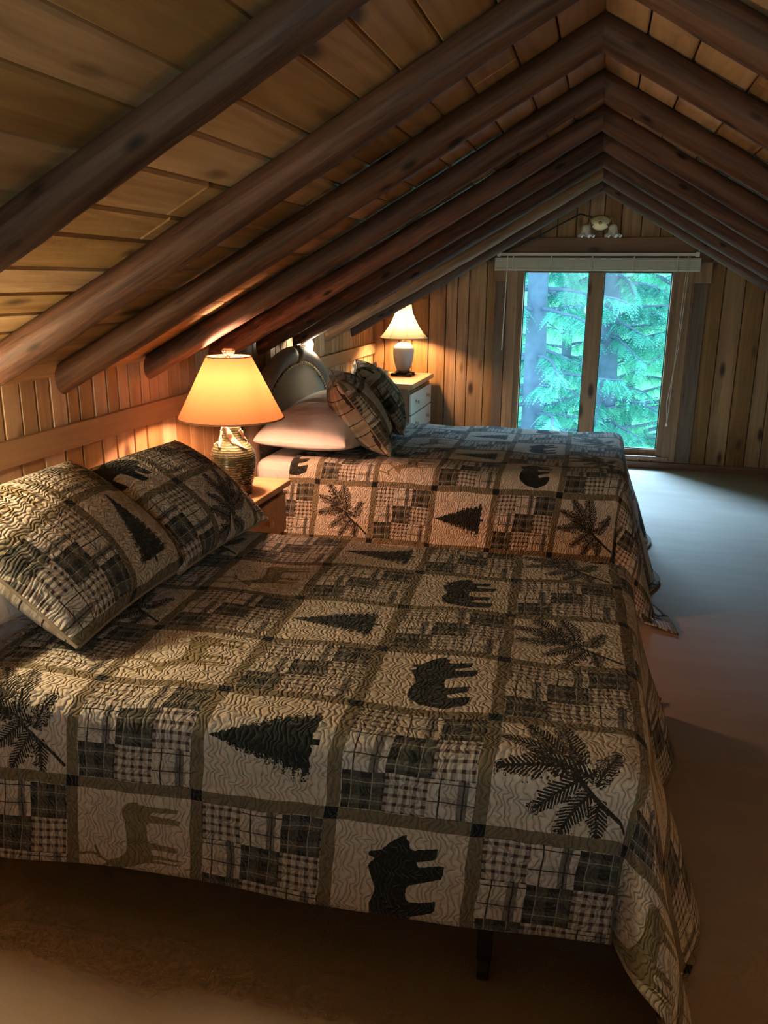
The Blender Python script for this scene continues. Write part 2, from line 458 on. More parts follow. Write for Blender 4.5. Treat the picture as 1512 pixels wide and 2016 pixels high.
# ceiling: tongue-and-groove boards running the length of the room
b = MB()
for sgn in (-1, 1):
    xs = [0.0, .118]; 
    while xs[-1] < 2.05: xs.append(xs[-1] + random.choice((.098, .108, .116, .122, .128)) * (1.0 if sgn < 0 else 1.15))
    for q in range(len(xs) - 1):
        d0, d1 = xs[q] + .0028, xs[q + 1] - .0028
        if q == 0: d0 = 0
        y = YN - random.random() * 2
        while y < YF:
            y1 = y + random.choice((2.4, 3.1, 3.7, 4.3))
            ya, yb = max(y, YN) + .002, min(y1, YF) - .002; y = y1
            if yb <= ya: continue
            tn = random.random(); c = .005
            def P(d, yy, dn): return (CX + sgn * d, yy, ZR - SL * d + dn)
            vs = [P(d0, ya, .02), P(d1, ya, .02), P(d1, yb, .02), P(d0, yb, .02),
                  P(d0 + c, ya + c, 0), P(d1 - c, ya + c, 0), P(d1 - c, yb - c, 0), P(d0 + c, yb - c, 0), P(d0, ya, .004), P(d1, ya, .004), P(d1, yb, .004), P(d0, yb, .004)]
            fs = [(4, 5, 6, 7), (8, 9, 5, 4), (9, 10, 6, 5), (10, 11, 7, 6), (11, 8, 4, 7), (0, 1, 9, 8), (1, 2, 10, 9), (2, 3, 11, 10), (3, 0, 8, 11)]
            b.add(vs, fs, False, tn)
ce = struct(b.build('ceiling', 'ceil'))
b = MB()
for sgn in (-1, 1):
    e = 2.2
    b.add([(CX, YN - .1, ZR + .02), (CX, YF + .1, ZR + .02), (CX + sgn * e, YF + .1, ZR + .02 - SL * e), (CX + sgn * e, YN - .1, ZR + .02 - SL * e),
           (CX, YN - .1, ZR + .18), (CX, YF + .1, ZR + .18), (CX + sgn * e, YF + .1, ZR + .18 - SL * e), (CX + sgn * e, YN - .1, ZR + .18 - SL * e)],
          [(0, 1, 2, 3), (4, 5, 6, 7), (0, 1, 5, 4), (2, 3, 7, 6), (1, 2, 6, 5), (0, 3, 7, 4)])
struct(b.build('ceiling_decking', 'backing', ce))

# knee walls
def knee(name, x, sgn, m):
    b = MB(); zt = roof(x) + .02; y = YN
    rail = .94
    for lo, hi, ws in ((.0, rail, (.11, .13, .14, .155)), (rail, zt, (.075, .085, .095, .10))):
        y = YN
        while y < YF:
            w = random.choice(ws); y1 = min(y + w, YF); g = random.choice((.002, .002, .003, .0045))
            tn = random.random()
            x0, x1 = x, x - sgn * .012
            c = .004
            vs = [(x1, y + g, lo), (x1, y1 - g, lo), (x1, y1 - g, hi), (x1, y + g, hi), (x0, y + g + c, lo), (x0, y1 - g - c, lo), (x0, y1 - g - c, hi), (x0, y + g + c, hi)]
            b.add(vs, [(4, 5, 6, 7), (0, 1, 5, 4), (2, 3, 7, 6), (1, 2, 6, 5), (0, 3, 7, 4)], False, tn); y = y1
    w = struct(b.build(name, m))
    b = MB(); xa, xb = sorted((x - sgn * .012, x - sgn * .11)); b.box((xa, YN, 0), (xb, YF, zt + .1)); b.build(name + '_backing', 'backing', w, kind='structure')
    return w
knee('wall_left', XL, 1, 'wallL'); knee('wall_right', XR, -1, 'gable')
b = MB(); b.box((XL - .012, YN, .905), (XL + .022, YF, 1.0), bev=.004); struct(b.build('trim_1', 'rail'))

# gable wall boards round the window opening
WX0, WX1, WZ0, WZ1 = -.70, .59, .10, 1.66
b = MB(); x = XL
edges = [XL]
while edges[-1] < XR: edges.append(min(XR, edges[-1] + random.choice((.10, .12, .135, .15, .16))))
for q in range(len(edges) - 1):
    xa, xb = edges[q] + .002, edges[q + 1] - .002
    pieces = []
    if xb <= WX0 or xa >= WX1: pieces = [(xa, xb, 0, None)]
    else:
        if xa < WX0: pieces.append((xa, WX0, 0, None))
        if xb > WX1: pieces.append((WX1, xb, 0, None))
        xc, xd = max(xa, WX0), min(xb, WX1)
        pieces += [(xc, xd, 0, WZ0), (xc, xd, WZ1, None)]
    tn = random.random()
    for (p, r, z0, z1) in pieces:
        if r - p < .004: continue
        ts = [z1, z1] if z1 is not None else [roof(p) + .02, roof(r) + .02]
        pts = [(p, z0), (r, z0), (r, ts[1])] + ([(CX, roof(CX) + .02)] if z1 is None and p < CX < r else []) + [(p, ts[0])]
        n = len(pts); c = .004
        vs = [(a_, YF, z_) for a_, z_ in pts] + [(min(max(a_, p + c), r - c), YF - .008, z_) for a_, z_ in pts]
        b.add(vs, [tuple(range(n, 2 * n))] + [(k, (k + 1) % n, n + (k + 1) % n, n + k) for k in range(n)], False, tn)
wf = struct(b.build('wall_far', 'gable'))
b = MB(); y0, y1 = YF, YF + .14
b.box((XL - .1, y0, -.1), (WX0, y1, 1.9)); b.box((WX1, y0, -.1), (XR + .1, y1, 1.9)); b.box((WX0, y0, -.1), (WX1, y1, WZ0)); b.box((XL - .1, y0, WZ1), (XR + .1, y1, 2.6))
b.build('wall_far_backing', 'backing', wf, kind='structure')

# near gable, behind the camera, with its own window
b = MB(); x = XL
while x < XR:
    w = random.choice((.12, .14, .16)); xa, xb = x + .002, min(x + w, XR) - .002; x += w
    tn = random.random()
    if -.8 < (xa + xb) / 2 < .7:
        b.box((xa, YN - .01, 0), (xb, YN, .7), tn); b.box((xa, YN - .01, 1.75), (xb, YN, roof((xa + xb) / 2) + .1), tn)
    else: b.box((xa, YN - .01, 0), (xb, YN, roof((xa + xb) / 2) + .1), tn)
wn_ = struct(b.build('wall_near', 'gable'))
b = MB(); b.box((XL - .1, YN - .12, -.1), (-.78, YN - .01, 2.5)); b.box((.68, YN - .12, -.1), (XR + .1, YN - .01, 2.5)); b.box((-.78, YN - .12, -.1), (.68, YN - .01, .7)); b.box((-.78, YN - .12, 1.75), (.68, YN - .01, 2.5))
b.build('wall_near_backing', 'backing', wn_, kind='structure')
b = MB(); x = XL  # unseen half wall, added to shade the floor and the bed front
while x < .7:
    b.box((x + .002, -.32, 0), (min(x + .12, .7) - .002, -.25, .93)); x += .12
b.box((XL, -.34, .93), (.72, -.23, .97), bev=.006); struct(b.build('wall_shadow_caster', 'gable'))
w2 = sempty('window_2')
b = MB(); 
for q in (-.8, -.09, .62): b.box((q, YN - .05, .66), (q + .08, YN + .02, 1.80))
b.box((-.8, YN - .05, .64), (.7, YN + .03, .72)); b.box((-.8, YN - .05, 1.73), (.7, YN + .02, 1.82)); b.build('window_frame', 'trim', w2)
b = MB(); b.box((-.78, YN - .04, .7), (.68, YN - .035, 1.75)); b.build('glass_pane', 'glass', w2)

b = MB(); b.box((XL, YF - .03, 0), (XR, YF - .008, .055), bev=.004); struct(b.build('baseboard_far', 'beam'))

# the window itself
w1 = sempty('window_1')
GX0, GM0, GM1, GX1, GZ0, GZ1 = -.652, -.116, .007, .543, .153, 1.622
b = MB()
b.box((WX0, YF - .02, WZ0), (GX0, YF + .10, WZ1), .5); b.box((GX1, YF - .02, WZ0), (WX1, YF + .10, WZ1), .6)
b.box((GX0, YF + .02, WZ0), (GX1, YF + .10, GZ0), .3); b.box((GX0, YF + .02, GZ1), (GX1, YF + .10, WZ1), .3)
b.build('window_frame', 'trim', w1)
b = MB(); b.box((GM0, YF + .0, GZ0), (GM1, YF + .10, GZ1), .55, .004); b.build('mullion', 'trim', w1)
b = MB()
for s0, s1 in ((GX0, GM0), (GM1, GX1)):
    e = .007
    b.box((s0, YF + .035, GZ0), (s0 + e, YF + .06, GZ1)); b.box((s1 - e, YF + .035, GZ0), (s1, YF + .06, GZ1))
    b.box((s0, YF + .035, GZ0), (s1, YF + .06, GZ0 + e)); b.box((s0, YF + .035, GZ1 - e), (s1, YF + .06, GZ1))
b.build('gasket', 'metal', w1)
for s0, s1 in ((GX0, GM0), (GM1, GX1)):
    b = MB(); b.box((s0, YF + .05, GZ0), (s1, YF + .054, GZ1)); b.build('glass_pane', 'glass', w1)
b = MB(); b.box((-.66, YF - .045, .075), (.645, YF + .03, .105), .8, .004); b.build('window_sill', 'trim', w1)
for x0, x1, mm in ((-.79, -.70, 'trim'), (.59, .70, 'trim')):
    b = MB(); b.box((x0, YF - .035, .06), (x1, YF - .008, 1.70), bev=.004); b.build('casing', mm, w1)
# weathered boards beside the casing, each with a block at its head, and the header beam
for k, (x0, x1) in enumerate(((-.885, -.795), (.715, .82))):
    b = MB(); b.box((x0, YF - .028, .06), (x1, YF - .006, 1.54), bev=.003); o = struct(b.build('trim_%d' % (k + 2), 'greyboard'))
    b = MB(); b.box((x0 - .02, YF - .034, 1.54), (x1 + .02, YF - .006, 1.70), bev=.003); b.build('block', 'trim', o)
b = MB(); b.box((-1.0, YF - .04, 1.70), (.95, YF - .006, 1.775), bev=.004); struct(b.build('trim_4', 'beam'))
b = MB(); b.box((-.80, YF - .055, 1.775), (.72, YF - .008, 1.895), bev=.005); struct(b.build('trim_5', 'beam'))

# rafters -----------------------------------------------------------------
LY = [1.42, 2.06, 2.63, 3.30, 3.93, 4.55, 5.15, 5.80, 6.45]
LD = [.084, .094, .092, .090, .096, .090, .094, .096, .100]
ORD = ['ninth', 'eighth', 'seventh', 'sixth', 'fifth', 'fourth', 'third', 'second', 'first']
HINT = ['end out of the picture', 'pale end out of the picture', 'ending over the near bed', 'in front of the orange lamp', 'behind the orange lampshade', 'reddened by the orange lamp', 'reaching the arched headboard', 'rounded tip coloured as lamplit', 'nearest the window wall']
HINT_ = ['lower end out of the picture', 'its pale lower end leaving the picture', 'ending over the near bed', 'passing in front of the orange lamp', 'reaching down behind the orange lampshade', 'glowing red above the orange lamp', 'reaching down to the arched headboard', 'with a rounded lower tip coloured as lamplit', 'nearest the window wall']
def rafter(sgn, y, d, k):
    r = d / 2; n = 26; off = random.random() * 9
    top = Vector((CX, y, ZR - r / cs + .004)); run = (1.80 + .05 * (k > 2)) if sgn < 0 else 1.88
    pts = []
    for q in range(n + 1):
        s = run * q / n
        pts.append(Vector((CX + sgn * s, y + .012 * math.sin(s * 2 + off), ZR - r / cs + .004 - SL * s - .010 * math.sin(PI * q / n))))
    # cut square to the plumb line at the ridge and at the foot: build rings as vertical sections
    seg = 20; vs = []; fs = []
    for q, p in enumerate(pts):
        tp = .94 + .16 * q / n; rr = r * tp * (1 + .025 * math.sin(q * .9 + off) + .015 * math.sin(q * 2.3)); p = p - Vector((0, 0, r * (tp - 1) / cs))
        for a in range(seg):
            th = 2 * PI * a / seg
            w = rr * (1 + .025 * math.sin(3 * th + off + q * .2) + .012 * math.sin(7 * th + q * .5))
            vs.append(p + Vector((0, w * math.cos(th), w * math.sin(th) / cs)) - top)
    for q in range(n):
        for a in range(seg):
            a2 = (a + 1) % seg; fs.append((q * seg + a, q * seg + a2, (q + 1) * seg + a2, (q + 1) * seg + a))
    side = 'left' if sgn < 0 else 'right'
    lab = '%s log rafter from the window wall, %s slope%s' % (ORD[k], side, ', ' + HINT[k] if sgn < 0 else '')
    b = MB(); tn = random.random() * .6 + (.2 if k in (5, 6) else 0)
    b.add(vs, fs, True, tn)
    b.add([vs[a] for a in range(seg)], [tuple(range(seg))], False, tn); b.add([vs[n * seg + a] for a in range(seg)], [tuple(range(seg))], False, tn)
    o = b.build('log_rafter', 'log_lamplit' if (k in (7,) and sgn < 0) else 'log'); o.location = top
    # grain must follow the slope: tilt the object frame and counter-rotate the mesh
    ang = math.atan(SL) * (1 if sgn > 0 else -1)
    o.rotation_euler = (0, ang, 0); o.data.transform(Matrix.Rotation(-ang, 4, 'Y'))
    tag(o, lab, 'rafter', 'log rafters under the %s slope' % side)
for k, (y, d) in enumerate(zip(LY, LD)):
    rafter(-1, y, d, k); rafter(1, y, d, k)

# ------------------------------------------------------------------ beds
TOP = .62; RR = .06
def rounded_slab(b, x0, x1, y0, y1, z0, z1, r=.04, tone=.5): return b.box((x0, y0, z0), (x1, y1, z1), tone, r)
def make_bed(name, label, yn, yf, xf, hb=None):
    t = thing(name, label, 'bed', ((-1.78 + xf) / 2, (yn + yf) / 2, 0)); cx, cy = t.location.x, t.location.y
    def bx(nm, m, a, c, bev=.0, **p):
        q = MB(); q.box((a[0] - cx, a[1] - cy, a[2]), (c[0] - cx, c[1] - cy, c[2]), bev=bev); return q.build(nm, m, t, **p)
    bx('mattress', 'white_cloth', (-1.76, yn + .02, .42), (xf - .02, yf - .02, TOP - .015), .05, label='mattress in a white fitted sheet')
    bx('box_spring', 'tick', (-1.76, yn + .03, .235), (xf - .03, yf - .03, .42), .02)
    for y in (yn + .05, yf - .08): bx('side_rail', 'metal', (-1.74, y, .20), (xf - .06, y + .03, .235))
    for (lx, ly) in ((xf - .32, yn + .10), (xf - .32, yf - .10), (-1.55, yn + .10), (-1.55, yf - .10)):
        q = MB(); q.tube([(lx - cx, ly - cy, .05), (lx - cx, ly - cy, .21)], .018, 12); lg = q.build('leg', 'metal', t)
        q = MB(); q.tube([(lx - cx - .012, ly - cy, .03), (lx - cx + .012, ly - cy, .03)], .03, 20); q.build('caster', 'rubber', lg)
    return t
bed1 = make_bed('bed', 'near bed dressed in a patchwork quilt, box spring showing at the foot', 1.47, 2.84, .17)
bed2 = make_bed('bed', 'far bed with an arched headboard, beyond the orange lamp', 4.07, 5.44, .20)

def quilt(name, label, yn, yf, xf, x00, y00, rot, ur, vr, seed, head_rise=0):
    pu, pv = .3146, .300
    rnd = random.Random(seed)
    ox, oy = (-1.78 + xf) / 2, (yn + yf) / 2
    step = .012
    nu = int((ur[1] - ur[0]) * pu / step); nv = int((vr[1] - vr[0]) * pv / step)
    cr, sr = math.cos(rot), math.sin(rot)
    fx = xf - RR
    ph = [rnd.random() * 6 for _ in range(8)]
    def drape(s, tt):
        if tt < yn + RR: s -= .12 * (yn + RR - tt)
        a = s - fx
        b_ = ((yn + RR) - tt) * (1.03 + .02 * min(1.2, max(0, s + 1.1))); sg = -1
        if tt > yf - RR: b_ = tt - (yf - RR); sg = 1
        X0 = min(s, fx); Y0 = min(max(tt, yn + RR), yf - RR); Z = TOP
        wr = .004 * math.sin(s * 9 + ph[0]) * math.sin(tt * 7 + ph[1]) + .003 * math.sin(s * 17 + tt * 5 + ph[2])
        a = max(a, 0); b_ = max(b_, 0); e = math.hypot(a, b_)
        if e < 1e-6:
            dfold = min(fx - s, Y0 - yn - RR + .0, yf - RR - Y0); return X0, Y0, Z + wr + .003 * 0
        phi = math.atan2(b_, a)
        arc = PI * RR / 2
        if e < arc: R_ = RR * math.sin(e / RR); H = RR * (1 - math.cos(e / RR)); return X0 + R_ * math.cos(phi), Y0 + sg * R_ * math.sin(phi), Z - H + wr
        d = e - arc
        af = math.radians(13) + .10 * math.sin(Y0 * 9 + ph[3]) * min(1, d * 3) * (1 - phi / (PI / 2))   # foot flare and folds
        an = math.radians(2.5) + .035 * math.sin(X0 * 6 + ph[4]) * min(1, d * 3)
        f = phi / (PI / 2)
        al = af * (1 - f) + an * f + math.radians(24) * math.sin(2 * phi) ** 2 * (1 if sg < 0 else .6)
        # fold beside the corner, where the spare cloth hangs inwards
        al -= math.radians(20) * math.exp(-((f - .80) / .09) ** 2) * min(1, d * 4)
        R_ = RR + d * math.sin(al); H = RR + d * math.cos(al)
        if H > TOP - .012:
            R_ += (H - (TOP - .012)) * .8; H = TOP - .012 - .004 * math.sin(e * 40)
        dirx, diry = math.cos(phi), math.sin(phi)
        if 0 < phi < PI / 2: dirx *= (1 - .25 * math.sin(2 * phi))
        return X0 + R_ * dirx, Y0 + sg * R_ * diry, Z - H + wr * .5
    vs = []; uvs = []
    for p in range(nu + 1):
        u = ur[0] + (ur[1] - ur[0]) * p / nu
        for q in range(nv + 1):
            v = vr[0] + (vr[1] - vr[0]) * q / nv
            s = x00 + u * pu * cr - v * pv * sr; tt = y00 + u * pu * sr + v * pv * cr
            x, y, z = drape(s, tt); z += .004
            vs.append((x - ox, y - oy, z)); uvs.append((u, v))
    W = nv + 1
    fs = [(p * W + q, (p + 1) * W + q, (p + 1) * W + q + 1, p * W + q + 1) for p in range(nu) for q in range(nv)]
    b = MB(); b.add(vs, fs, True, .5, uvs)
    o = b.build(name, 'quilt'); o.location = (ox, oy, 0)
    so = o.modifiers.new('thickness', 'SOLIDIFY'); so.thickness = .009; so.offset = -1
    return tag(o, label, 'quilt', None)
quilt('patchwork_quilt', 'lodge patchwork quilt with bears, spruces and plaid squares spread over the near bed', 1.47, 2.84, .17, -1.10, 1.597, .0486, (-1.15, 6.0), (-1.73, 5.4), 3)
quilt('patchwork_quilt', 'lodge patchwork quilt on the far bed, its side hanging down towards the orange lamp', 4.07, 5.44, .20, -1.06, 3.995, .012, (-1.52, 6.05), (-1.70, 5.6), 5)

# pillows -----------------------------------------------------------------
def pillow_half(W, H, T, side, uvf, n=34, pinch=.06, seed=0, sag=0.0, pw=.45):
    rnd = random.Random(seed); p1, p2 = rnd.random() * 6, rnd.random() * 6
    vs = []; uvs = []
    for i in range(n + 1):
        a = -1 + 2 * i / n; a = math.copysign(1 - (1 - abs(a)) ** 1.5, a)
        for j in range(n + 1):
            c = -1 + 2 * j / n; c = math.copysign(1 - (1 - abs(c)) ** 1.5, c)
            x = W / 2 * a * (1 - pinch * (1 - c * c) * abs(a)); y = H / 2 * c * (1 - pinch * (1 - a * a) * abs(c))
            f = max(0, (1 - a * a)) ** pw * max(0, (1 - c * c)) ** pw
            z = side * T / 2 * f * (1 + .06 * math.sin(a * 4 + p1) * math.cos(c * 3 + p2))
            z += sag * (a * a)
            vs.append((x, y, z)); uvs.append(uvf(x, y))
    W_ = n + 1
    fs = [(i * W_ + j, (i + 1) * W_ + j, (i + 1) * W_ + j + 1, i * W_ + j + 1) for i in range(n) for j in range(n)]
    if side < 0: fs = [tuple(reversed(f)) for f in fs]
    return vs, fs, uvs
def outline(W, H, pinch, k=120, sag=0):
    pts = []
    for q in range(k + 1):
        s = q / k * 4; e = int(s) % 4; f = (s % 1) * 2 - 1
        a, c = ((f, -1), (1, f), (-f, 1), (-1, -f))[e]
        pts.append((W / 2 * a * (1 - pinch * (1 - c * c) * abs(a)), H / 2 * c * (1 - pinch * (1 - a * a) * abs(c)), sag * a * a))
    return pts
def sham(label, base, lean, yaw, W, H, T, uvf, seed, roll=0):
    """local x = across (world +Y), local y = up the pillow, local z = face normal (towards +X and up)"""
    t = thing('pillow_sham', label, 'pillow')
    ex = Vector((math.sin(yaw), math.cos(yaw), 0)); n0 = Vector((math.cos(yaw), -math.sin(yaw), 0))
    up = (-n0 * math.sin(lean) + Vector((0, 0, 1)) * math.cos(lean)); nz = ex.cross(up)
    Rm = Matrix((ex, up, nz)).transposed().to_4x4() @ Matrix.Rotation(roll, 4, 'Z')
    c = Vector(base) + up * (H / 2)
    t.matrix_world = Matrix.Translation(c) @ Rm
    b = MB(); b.add(*pillow_half(W, H, T, 1, uvf, 34, .05, seed)[:2], True, .5, pillow_half(W, H, T, 1, uvf, 34, .05, seed)[2]); b.build('front_panel', 'quilt', t)
    r = pillow_half(W, H, T, -1, lambda x, y: (x / .3, y / .3), 34, .05, seed); b = MB(); b.add(r[0], r[1], True, .5, r[2]); b.build('back_panel', 'sham_back', t)
    b = MB(); b.tube(outline(W, H, .05), .005, 6, cap=False); b.build('piping', 'piping', t)
    return t
def white_pillow(label, c, rot, W, H, T, seed, group=None):
    o0 = pillow_half(W, H, T * 1.6, 1, lambda x, y: (x, y), 40, .015, seed, 0, .40); o1 = pillow_half(W, H, T * .40, -1, lambda x, y: (x, y), 40, .015, seed, 0, .28)
    b = MB(); b.add(o0[0], o0[1], True); b.add(o1[0], o1[1], True)
    o = b.build('pillow', 'white_cloth'); o.location = c; o.rotation_euler = rot
    return tag(o, label, 'pillow')

sham('plaid and spruce quilted sham nearest the camera, its corner on the near bed edge', (-1.22, 2.0, .655), math.radians(53), -.04, .68, .52, .27,
     lambda x, y: (1.5 - (y + .10) / .30, 1.52 + (x - .10) / .30), 1)
sham('quilted sham with a dark pine bough, leaning behind the spruce sham on the near bed', (-1.21, 2.56, .65), math.radians(54), .05, .66, .48, .24,
     lambda x, y: (3.5 - (y + .14) / .30, 1.48 + (x - .06) / .30), 2)
sham('front quilted sham on the far bed, plaid back turned to the orange lamp', (-1.13, 4.47, .65), math.radians(36), -.36, .62, .48, .27,
     lambda x, y: (1.5 - (y + .02) / .30, 1.5 + (x + .10) / .30), 3)
sham('rear quilted sham on the far bed, blue in the window light beside the chest', (-1.18, 5.08, .65), math.radians(36), -.30, .62, .48, .25,
     lambda x, y: (3.5 - (y + .05) / .30, 1.5 + (x - .02) / .30), 4)
white_pillow('white pillow lying flat under the spruce sham at the left edge', (-1.62, 1.80, .70), (0, math.radians(4), PI / 2), .64, .42, .15, 11)
#white_pillow('white pillow hidden behind the pine bough sham on the near bed', (-1.62, 2.50, .70), (0, math.radians(4), PI / 2), .64, .42, .15, 12)
white_pillow('plump white pillow at the front edge of the far bed', (-1.47, 4.36, .69), (math.radians(0), math.radians(5), math.radians(88)), .66, .52, .25, 13)
white_pillow('second white pillow standing against the arched headboard on the far bed', (-1.58, 5.02, .70), (math.radians(0), math.radians(12), math.radians(93)), .66, .46, .22, 14)

# headboard (part of the far bed) -----------------------------------------
lx, ly = bed2.location.x, bed2.location.y
HC = 4.93
def arch(y_r, z_r, z0=.60, n=64):
    return [(HC + y_r * math.cos(PI - PI * q / n), z0 + z_r * math.sin(PI * q / n)) for q in range(n + 1)]
def extr(b, prof, x0, x1):
    n = len(prof)
    vs = [(x0 - lx, y - ly, z) for y, z in prof] + [(x1 - lx, y - ly, z) for y, z in prof]
    b.add(vs, [tuple(range(n)), tuple(reversed(range(n, 2 * n)))] + [(k, (k + 1) % n, n + (k + 1) % n, n + k) for k in range(n)], False)
b = MB(); extr(b, [(HC - .70, .30)] + arch(.70, .50) + [(HC + .70, .30)], -1.86, -1.81); hp = b.build('headboard', 'headpanel', bed2)
b = MB(); path = [(-1.835, HC - .695, .32)] + [(-1.835, y, z) for y, z in arch(.695, .497)] + [(-1.835, HC + .695, .32)]
b.tube([(p[0] - lx, p[1] - ly, p[2]) for p in path], .05, 16); b.build('headboard_rim', 'headrim', hp)
b = MB()
for y, z in arch(.636, .44, n=60): b.ball((-1.803 - lx, y - ly, z), .009, 8, 6)
b.build('nailhead_row', 'brass', hp)
b = MB(); b.box((-1.88 - lx, HC + .735 - ly, .66), (-1.80 - lx, HC + .765 - ly, .82), bev=.008); b.tube([(-1.84 - lx, HC + .75 - ly, .80), (-1.80 - lx, HC + .78 - ly, .86)], .012, 8); b.build('headboard_bracket', 'metal', hp)

# nightstand ---------------------------------------------------------------
ns = thing('nightstand', 'light oak nightstand between the two beds, under the orange lamp', 'nightstand', (-1.68, 3.44, 0))
b = MB(); b.box((-.25, -.27, .575), (.27, .28, .605), bev=.006); b.build('tabletop', 'oak', ns)
b = MB(); b.box((-.24, -.25, .02), (.235, .26, .555)); b.box((-.24, -.25, 0), (.20, .26, .02)); b.box((-.24, -.255, .555), (.22, .265, .575)); b.build('body', 'oakside', ns)
for z0, z1 in ((.36, .545), (.16, .345)):
    b = MB(); b.box((.237, -.235, z0), (.255, .245, z1), bev=.003); d = b.build('drawer', 'oak', ns)
    b = MB(); b.lathe([(0, 0), (.007, 0), (.007, .012), (.017, .018), (.017, .026), (.010, .031), (0, .032)], seg=20)
    k = b.build('knob', 'knobwood', d); k.location = (.255, .0, (z0 + z1) / 2); k.rotation_euler = (0, PI / 2, 0)

# chest --------------------------------------------------------------------
ch = thing('chest_of_drawers', 'oak topped chest with pale drawer fronts in the left corner by the window wall', 'chest', (-1.68, 6.88, 0))
b = MB(); b.box((-.27, -.43, .71), (.28, .43, .75), bev=.006); b.build('tabletop', 'oak', ch)
b = MB(); b.box((-.26, -.42, 0), (.245, .42, .68)); b.box((-.26, -.425, .68), (.235, .425, .71)); b.build('body', 'oakside', ch)
for z0, z1 in ((.50, .665), (.325, .49), (.15, .315)):
    b = MB(); b.box((.247, -.405, z0), (.265, .405, z1), bev=.003); d = b.build('drawer', 'drawer_white', ch)
    for yy in (-.22, .22):
        b = MB(); b.lathe([(0, 0), (.016, 0), (.016, .003), (.006, .006), (.006, .016), (.015, .022), (.013, .028), (0, .031)], seg=20); b.tube([(-.006, -.028, .012), (.008, 0, .020), (-.006, .028, .012)], .004, 8)
        k = b.build('knob', 'brass', d); k.location = (.265, yy, (z0 + z1) / 2); k.rotation_euler = (0, PI / 2, 0)

# lamps --------------------------------------------------------------------
def pt_light(name, loc, power, col, r, parent=None):
    l = bpy.data.lights.new(name, 'POINT'); l.energy = power; l.color = col; l.shadow_soft_size = r
    o = bpy.data.objects.new(name, l); COL.objects.link(o); o.location = loc
    if parent: o.parent = parent
    return o
l1 = thing('table_lamp', 'glazed pottery table lamp with a wide orange shade, lit, on the nightstand', 'lamp', (-1.565, 3.40, .605))
prof = [(0, 0), (.085, 0), (.088, .01), (.086, .045), (.090, .05), (.098, .08), (.106, .13), (.108, .17), (.100, .205), (.080, .235), (.058, .255), (.046, .275), (.042, .31), (.042, .335), (.02, .34), (0, .34)]
b = MB(); b.lathe([(r * .97, z * .95) for r, z in prof], seg=64); b.build('base', 'glaze', l1)
b = MB()
def potr(z):
    for (r0, z0), (r1, z1) in zip(prof[1:], prof[2:]):
        if z0 <= z <= z1 and z1 > z0: return r0 + (r1 - r0) * (z - z0) / (z1 - z0)
    return .042
for k, (a0, tw, zt, zb, wd) in enumerate(((-1.9, 1.5, .325, .225, .020), (-.3, 1.2, .31, .24, .017), (1.6, 1.5, .325, .23, .019), (3.2, 1.2, .31, .235, .018))):
    vs = []; fs = []; n1, n2 = 28, 6
    for p in range(n1 + 1):
        f = p / n1; zz = zt + (zb - zt) * f
        for q in range(n2 + 1):
            g = q / n2 * 2 - 1; z_ = zz + g * wd * math.sin(PI * min(1, .12 + f)) ; an = a0 + tw * f + g * .10
            rr = potr(z_) * .97 + .004 + .006 * (1 - g * g) + .004 * g * math.sin(f * 19 + k)
            vs.append((rr * math.cos(an), rr * math.sin(an), z_ * .95))
    for p in range(n1):
        for q in range(n2): fs.append((p * (n2 + 1) + q, p * (n2 + 1) + q + 1, (p + 1) * (n2 + 1) + q + 1, (p + 1) * (n2 + 1) + q))
    b.add(vs, fs, True)
rb_ = b.build('clay_ribbon', 'clay', l1); so = rb_.modifiers.new('t', 'SOLIDIFY'); so.thickness = .004; so.offset = 1
b = MB(); b.lathe([(0, .31), (.016, .31), (.016, .36), (.02, .365), (.02, .42), (0, .42)], seg=20); b.tube([(0, 0, .42), (0, 0, .43)], .012, 8); b.build('socket', 'socket', l1)
b = MB(); b.lathe([(0, .43), (.014, .435), (.03, .46), (.032, .485), (.02, .51), (0, .518)], seg=20); b.build('bulb', 'bulb', l1)
b = MB(); b.lathe([(.234, .345), (.188, .435), (.143, .525), (.097, .615)], seg=72); sh = b.build('lamp_shade', 'shade_orange', l1)
b = MB(); b.tube([(.2345 * math.cos(2 * PI * q / 72), .2345 * math.sin(2 * PI * q / 72), .346) for q in range(73)], .004, 8, cap=False); b.build('shade_rim', 'shade_trim', sh); b = MB(); b.tube([(.097 * math.cos(2 * PI * q / 72), .097 * math.sin(2 * PI * q / 72), .614) for q in range(73)], .003, 8, cap=False); b.build('shade_rim', 'shade_trim', sh)
b = MB()
for k in range(3):
    an = k * 2 * PI / 3 + .5; b.tube([(0, 0, .613), (.095 * math.cos(an), .095 * math.sin(an), .610)], .0018, 6)
b.tube([(.02, 0, .36), (.06, 0, .47), (.045, 0, .58), (0, 0, .613)], .002, 6); b.tube([(-.02, 0, .36), (-.06, 0, .47), (-.045, 0, .58), (0, 0, .613)], .002, 6); b.build('harp', 'socket', l1)
b = MB(); b.lathe([(0, .612), (.010, .614), (.010, .620), (.026, .628), (.030, .640), (.024, .648), (0, .650)], seg=12, smooth=False); b.build('finial', 'crystal', l1)
pt_light('lamp_bulb_light', (0, 0, .455), 105, (1, .49, .28), .045, l1)

